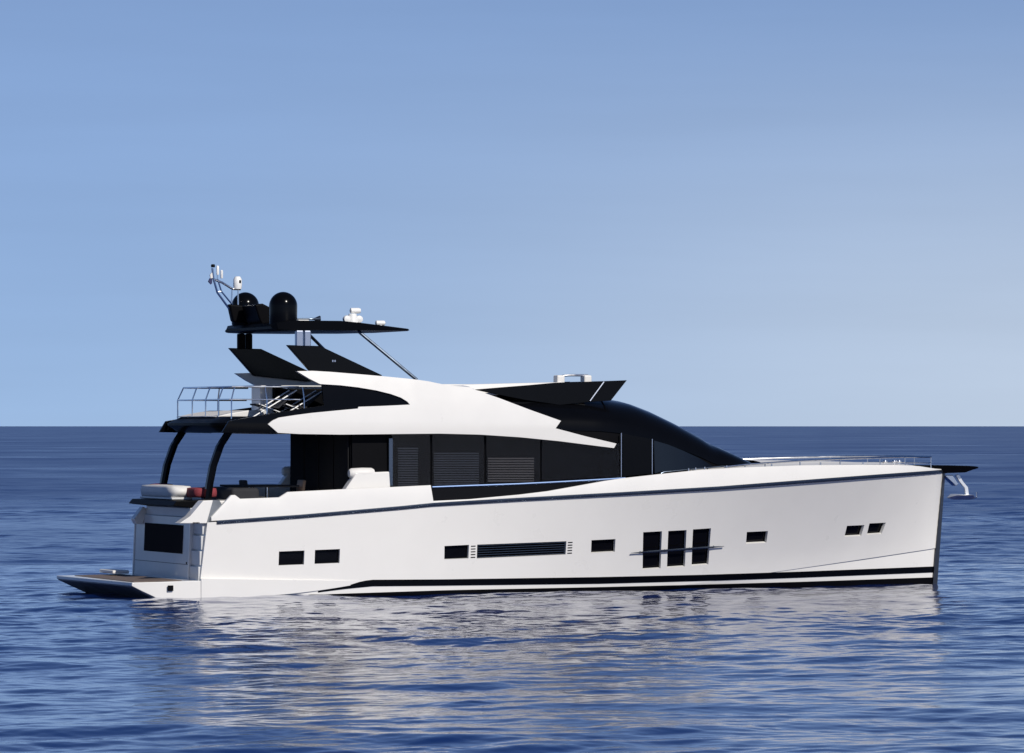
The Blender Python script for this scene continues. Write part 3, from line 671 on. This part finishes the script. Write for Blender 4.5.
# domes
def dome(px, y, top):
    rad = .36; c = P(px, top, y); zz = c.z - rad
    pr = [(.26, -.62), (.33, -.60), (.355, -.45)] + [(rad * math.cos(R(a)), rad * math.sin(R(a))) for a in range(0, 90, 9)] + [(.012, rad)]
    MB().lathe((c.x, y, zz), pr, 36).build('satellite_dome', BLACK, hard, smooth=50)
dome(245.3, 1.45, 292.2); dome(283.2, -1.55, 291.8)
a = [P(px, py, .2) for px, py in ((248, 305), (252, 318), (256, 327), (300, 326), (288, 322), (262, 307), (256, 304))]
mast = MB().prism([Vector((q.x, -.35, q.z)) for q in a], [Vector((q.x, .75, q.z)) for q in a]).build('mast_base', MATBLK, hard, bevel=.04)
a = [P(px, py, 1.0) for px, py in ((228, 304), (232, 322), (300, 326), (262, 309), (240, 305)) ]
MB().prism([Vector((q.x, .9, q.z)) for q in a], [Vector((q.x, 1.15, q.z)) for q in a]).build('mast_fairing', MATBLK, mast, bevel=.05)
am = MB(); Y0 = 1.0
for pts, rad in (([(212.4, 268), (213.6, 279), (217.4, 292.5), (229, 308.5)], .03), ([(217.6, 279), (221.5, 291.5), (233, 305.5)], .022), ([(214, 279.5), (222, 282.5), (232.5, 289), (240.5, 289.2)], .03), ([(232, 289), (231.4, 303)], .02), ([(238, 290), (238.2, 309)], .02), ([(217.5, 292), (221.5, 291.4)], .018), ([(217.3, 280), (217.4, 272)], .015)):
    am.tube([P(px, py, Y0) for px, py in pts], rad, 8)
am.build('antenna_frame', CHROME, mast)
MB().lathe(P(213, 265.4, Y0), [(.05, -.05), (.055, .0), (.04, .03)], 16).build('masthead_light', MATBLK, mast)
MB().lathe(P(217.7, 270.2, Y0), [(.03, -.12), (.035, -.1), (.035, .09), (.015, .12)], 16).build('anchor_light', PLAST, mast)
MB().lathe(P(221.7, 278.5, Y0), [(.025, -.0), (.035, .02), (.035, .2), (.015, .22)], 16).build('gps_antenna', PLAST, mast)
rc = P(237.6, 283.2, Y0)
MB().lathe(rc, [(.05, -.16), (.10, -.15), (.115, -.05), (.11, .10), (.07, .17), (.015, .18)], 20).build('loud_hailer', PLAST, mast)
MB().box(rc + Vector((.03, -.112, .04)), (.05, .02, .07)).build('hailer_grille', MATBLK, mast)
# horn
hc = P(305, 319, -1.2)
hn = MB().lathe((hc.x, -1.2, hc.z + .0), [(.02, -.3), (.025, .1), (.03, .25), (.085, .38), (.09, .40)], 16, 'X').build('horn', RAILM, hard)
MB().box((hc.x - .05, -1.2, hc.z - .07), (.3, .1, .1)).build('horn_bracket', PLAST, hn, bevel=.02)
# thermal camera and searchlight forward on the hardtop
cc = P(352.5, 318, -.6); cz = zh + .1
tcam = MB().lathe((cc.x, -.6, cz), [(.16, 0), (.15, .12), (.11, .30), (.10, .34)], 20).build('camera_pedestal', PLAST, hard)
for sx in (-1, 1):
    MB().lathe((cc.x + sx * .17, -.62, cz + .2), [(.02, -.09), (.085, -.07), (.10, 0), (.085, .07), (.02, .09)], 16, 'Y').build('camera_lobe', PLAST, tcam)
MB().lathe((cc.x + .08, -.6, cz + .42), [(.03, -.15), (.07, -.13), (.075, .08), (.06, .13), (.02, .14)], 16, 'X').build('camera_head', PLAST, tcam)
c2 = P(380.5, 323, -.5)
s2 = MB().lathe((c2.x, -.5, c2.z - .14), [(.07, 0), (.05, .05), (.04, .12)], 16).build('searchlight', PLAST, hard)
MB().lathe((c2.x, -.5, c2.z), [(.03, -.14), (.065, -.12), (.065, .10), (.03, .13)], 16, 'X').build('lamp_head', PLAST, s2)

# --- foredeck rails, cleats, bowsprit
for sg in (-1, 1):
    pth = [(724, 467.2), (745, 464.8), (765, 463.2), (800, 461), (840, 459), (880, 457.4), (905, 456.8), (931, 456.8)]
    pp = []
    for px, py in pth:
        s = .8
        for _ in range(14): s = min(1, P(px, 460, -max(.25, bs(s) - .22)).x / LS)
        y = -max(.25, bs(s) - .22); c = P(px, py, y); pp.append(Vector((c.x, sg * -y, c.z)))
    rl = MB().tube(pp, .026, 8).build('bow_rail', CHROME, yacht)
    for k, px in ((1, 0), (2, 0), (3, 0), (4, 0), (5, 0), (6, 0), (7, 0)):
        MB().tube([pp[k], Vector((pp[k].x, pp[k].y, ztop(pp[k].x) - .08))], .016, 8).build('rail_stanchion', CHROME, rl)
    low = pp[-2] - Vector((0, 0, .16)), pp[-1] - Vector((0, 0, .16)); MB().tube(low, .015, 8).build('lower_rail', CHROME, rl)
    # low grab rail beside the windscreen
    gp_ = []
    for px, py in ((661, 473.4), (664, 472), (690, 469.4), (722, 466.4), (746, 465.2)):
        y = -(bx(P(px, 470, -2.4).x) - .35); c = P(px, py, y); gp_.append(Vector((c.x, sg * -y, c.z)))
    gr_ = MB().tube(gp_, .016, 8).build('grab_rail', RAILM, yacht)
    for f in (.25, .5, .75):
        c = gp_[1].lerp(gp_[3], f); MB().tube([c, c - Vector((0, 0, .14))], .014, 6).build('rail_foot', RAILM, gr_)
for px in (884, 893, 898):
    c = P(px, 463.5, -.2); MB().lathe((c.x, -.25, c.z - .13), [(.09, 0), (.05, .04), (.045, .15), (.08, .18), (.07, .22), (.02, .23)], 14).build('windlass', CHROME, yacht)
for px in (690, 697, 706, 728, 773, 822, 865):
    x = P(px, 468, -bx(P(px, 468, -2).x)).x; y = -(bx(x) - .12)
    MB().tube([Vector((x, y, ztop(x) - .02)), Vector((x, y, ztop(x) + .07))], .022, 6).build('deck_fitting', CHROME, yacht)
for sg in (-1, 1):
    a, b = P(748, 458.5, 0), P(764, 463.5, 0)
    MB().tube([Vector((a.x - .9, sg * .55, a.z + .02)), Vector((b.x - .7, sg * .55, b.z + .02))], .02, 6).build('wiper', MATBLK, yacht)
bz = ZZ(466.2, LS, 0)
bp = MB().loft([[Vector((x, -hw, bz + z1)), Vector((x, hw, bz + z1)), Vector((x, hw * .8, bz - th)), Vector((x, -hw * .8, bz - th))] for x, hw, th, z1 in ((LS - 1.3, .42, .03, .035), (LS - .1, .4, .19, .03), (LS + .55, .36, .17, .015), (LS + .85, .25, .09, 0), (P(977, 468, 0).x, .1, .06, -.02))]).build('bowsprit', MATBLK, yacht, smooth=20, bevel=.02)
MB().prism([P(944, 475, -.12), P(953, 475, -.12), P(959, 484, -.12), P(956, 486, -.12)], [P(944, 475, -.12) + Vector((0, .24, 0)), P(953, 475, -.12) + Vector((0, .24, 0)), P(959, 484, -.12) + Vector((0, .24, 0)), P(956, 486, -.12) + Vector((0, .24, 0))]).build('anchor_roller', CHROME, bp, bevel=.02)

# ------------------------------------------------------------------ things on the yacht
# anchor hanging from the bowsprit
at = P(963, 497, 0); an = tothing('anchor', at, 'polished steel anchor hanging under the black bowsprit', 'anchor')
sh = [P(957, 475, 0), P(961, 482, 0), P(966, 488, 0), P(967, 495.5, 0)]
offs(MB().loft([[c + Vector((-.05, -.03, 0)), c + Vector((.05, -.03, .02)), c + Vector((.05, .03, .02)), c + Vector((-.05, .03, 0))] for c in sh]), at).build('shank', STAIN, an, bevel=.01)
fl = MB().loft([[P(947, 497.5, 0) + Vector((0, -.02, 0)), P(947, 497.5, 0) + Vector((0, .02, 0)), P(947, 498, 0) + Vector((0, .02, 0)), P(947, 498, 0) + Vector((0, -.02, 0))]] + [[P(px, 495.6, 0) + Vector((0, -wv, .02)), P(px, 494.8, 0) + Vector((0, wv, .02)), P(px, 499.6, 0) + Vector((0, wv * .5, 0)), P(px, 499.6, 0) + Vector((0, -wv * .2, 0))] for px, wv in ((954, .2), (962, .3), (969, .28))] + [[P(974, 497, 0) + Vector((0, -.05, 0)), P(974, 497, 0) + Vector((0, .05, 0)), P(974, 498.5, 0) + Vector((0, .05, 0)), P(974, 498.5, 0) + Vector((0, -.05, 0))]])
offs(fl, at).build('fluke', STAIN, an, bevel=.01)
offs(MB().tube([P(969, 497, 0), P(976.5, 497.5, 0), P(976.5, 492, 0)], .025, 8), at).build('trip_eye', CHROME, an)
# courtesy flag
at = P(210.5, 276, Y0); fl = tothing('flag', at, 'small limp navy and white flag hanging from the antenna frame', 'flag')
def fold(pts, name, m):
    f1 = [P(px, py, Y0) for px, py in pts]; n_ = len(f1)
    mb = MB().prism([q + Vector((0, -.03 * (i % 2), 0)) for i, q in enumerate(f1)], [q + Vector((0, .015 + .02 * (i % 2), 0)) for i, q in enumerate(f1)]); offs(mb, at).build(name, m, fl, bevel=.006)
fold([(212.2, 272), (212.6, 278), (210.6, 278.6), (209.8, 275)], 'hoist', CUSH); fold([(212.4, 278), (211.8, 283.5), (210.6, 284.6), (208.2, 281.6), (209.6, 278)], 'cloth', NAVY)
# white bolster lying along the aft shelf
def pillow(name, c, d, m, label, cat, group=None, rot=0):
    t = tothing(name, (c[0], c[1], c[2]), label, cat, group)
    bm = bmesh.new(); bmesh.ops.create_cube(bm, size=1)
    bmesh.ops.subdivide_edges(bm, edges=bm.edges[:], cuts=5, use_grid_fill=True)
    for v in bm.verts:
        p = v.co * 2; q = Vector((p.x * math.sqrt(max(0, 1 - p.y ** 2 / 2 - p.z ** 2 / 2 + p.y ** 2 * p.z ** 2 / 3)), p.y * math.sqrt(max(0, 1 - p.z ** 2 / 2 - p.x ** 2 / 2 + p.z ** 2 * p.x ** 2 / 3)), p.z * math.sqrt(max(0, 1 - p.x ** 2 / 2 - p.y ** 2 / 2 + p.x ** 2 * p.y ** 2 / 3))))
        v.co = p.lerp(q, .35) / 2; v.co = Vector((v.co.x * d[0], v.co.y * d[1], v.co.z * d[2] + d[2] / 2))
    me = bpy.data.meshes.new('cover'); bm.to_mesh(me); bm.free(); me.materials.append(m); me.shade_smooth()
    o = bpy.data.objects.new('cover', me); C.objects.link(o); o.parent = t; o.rotation_euler = (0, rot, 0); return t
zA = 2.44
b0 = P(141, 495, 1.85); b1 = P(187, 495, -1.85)
bt = pillow('bolster', (b0.x + .22, .42, zA + .03), (.60, 2.9, .33), CUSH, 'long white padded bolster lying across the stern shelf', 'bolster')
MB().box((0, 0, -.005), (.55, 2.7, .06)).build('base', SILVER, bt, bevel=.02)
pillow('cushion', (P(196, 495, -1.2).x + .12, -1.2, zA + .05), (.62, 1.05, .26), RED, 'red cushion behind the white bolster, beside the near curved pillar', 'cushion', 'red cushions on the aft deck')
pillow('cushion', (P(157, 490, 1.5).x + .1, 1.45, zA + .08), (.5, .7, .3), RED, 'red cushion just peeping over the far end of the white bolster', 'cushion', 'red cushions on the aft deck')
MB().box((1.0, 0, 2.36), (1.1, 4.4, .14)).build('sofa_base', WHITE2, yacht, bevel=.03)
MB().box((P(231, 490, 0).x, .1, 2.52), (.75, 2.6, .42)).build('sofa_back', FABRIC, yacht, bevel=.09, seg=3)
# dining table and chairs under the overhang
XT = P(262, 490, 0).x; zd = zs(XT / LS) - .02
tb = tothing('dining_table', (XT, .2, zd), 'dark dining table under the flybridge overhang on the aft deck', 'table')
MB().box((0, 0, .74), (1.5, 2.0, .05)).build('tabletop', FABRIC, tb, bevel=.015)
for sy in (-.6, .6): MB().lathe((0, sy, 0), [(.2, 0), (.19, .03), (.05, .06), (.05, .71)], 16).build('pedestal', CHROME, tb)
def chair(x, y, rz, label, m):
    t = tothing('deck_chair', (x, y, zd), label, 'chair', 'chairs at the dining table'); t.rotation_euler = (0, 0, TH + rz)
    MB().box((0, 0, .44), (.5, .5, .09)).build('seat', m, t, bevel=.03)
    MB().box((-.25, 0, .70), (.08, .5, .40), Matrix.Rotation(R(-8), 3, 'Y')).build('backrest', m, t, bevel=.03)
    for sx in (-.21, .21):
        for sy in (-.21, .21): MB().tube([(sx * 1.1, sy * 1.1, 0), (sx, sy, .42)], .018, 8).build('leg', CHROME, t)
chair(P(252, 490, -.4).x, -.5, 0, 'dark deck chair nearest the stern at the dining table', FABRIC)
chair(P(291, 490, -.4).x, -.45, math.pi, 'tan deck chair at the forward end of the dining table', TAN)
# glasses on the table
# folding deck chairs on the flybridge
def sling(px, y, label):
    x = P(px, 400, y).x; t = tothing('sling_chair', (x, y, zt_), label, 'chair', 'folding chairs on the flybridge')
    MB().prism([Vector((-.45, -.25, .3)), Vector((.15, -.25, .22)), Vector((.6, -.25, .62)), Vector((.58, -.25, .65)), Vector((.13, -.25, .26)), Vector((-.45, -.25, .34))], [Vector((-.45, .25, .3)), Vector((.15, .25, .22)), Vector((.6, .25, .62)), Vector((.58, .25, .65)), Vector((.13, .25, .26)), Vector((-.45, .25, .34))]).build('sling', FABRIC, t)
    for sy in (-.29, .29):
        MB().tube([(-.55, sy, 0), (.62, sy, .68)], .017, 8).build('leg', PLAST, t); MB().tube([(.5, sy, 0), (-.4, sy, .33)], .014, 8).build('leg', PLAST, t)
sling(270, -1.5, 'dark folding chair with white frame behind the flybridge guard rail, nearer the stern')
sling(297, -1.55, 'dark folding chair with white frame beside the black triangular side screen')
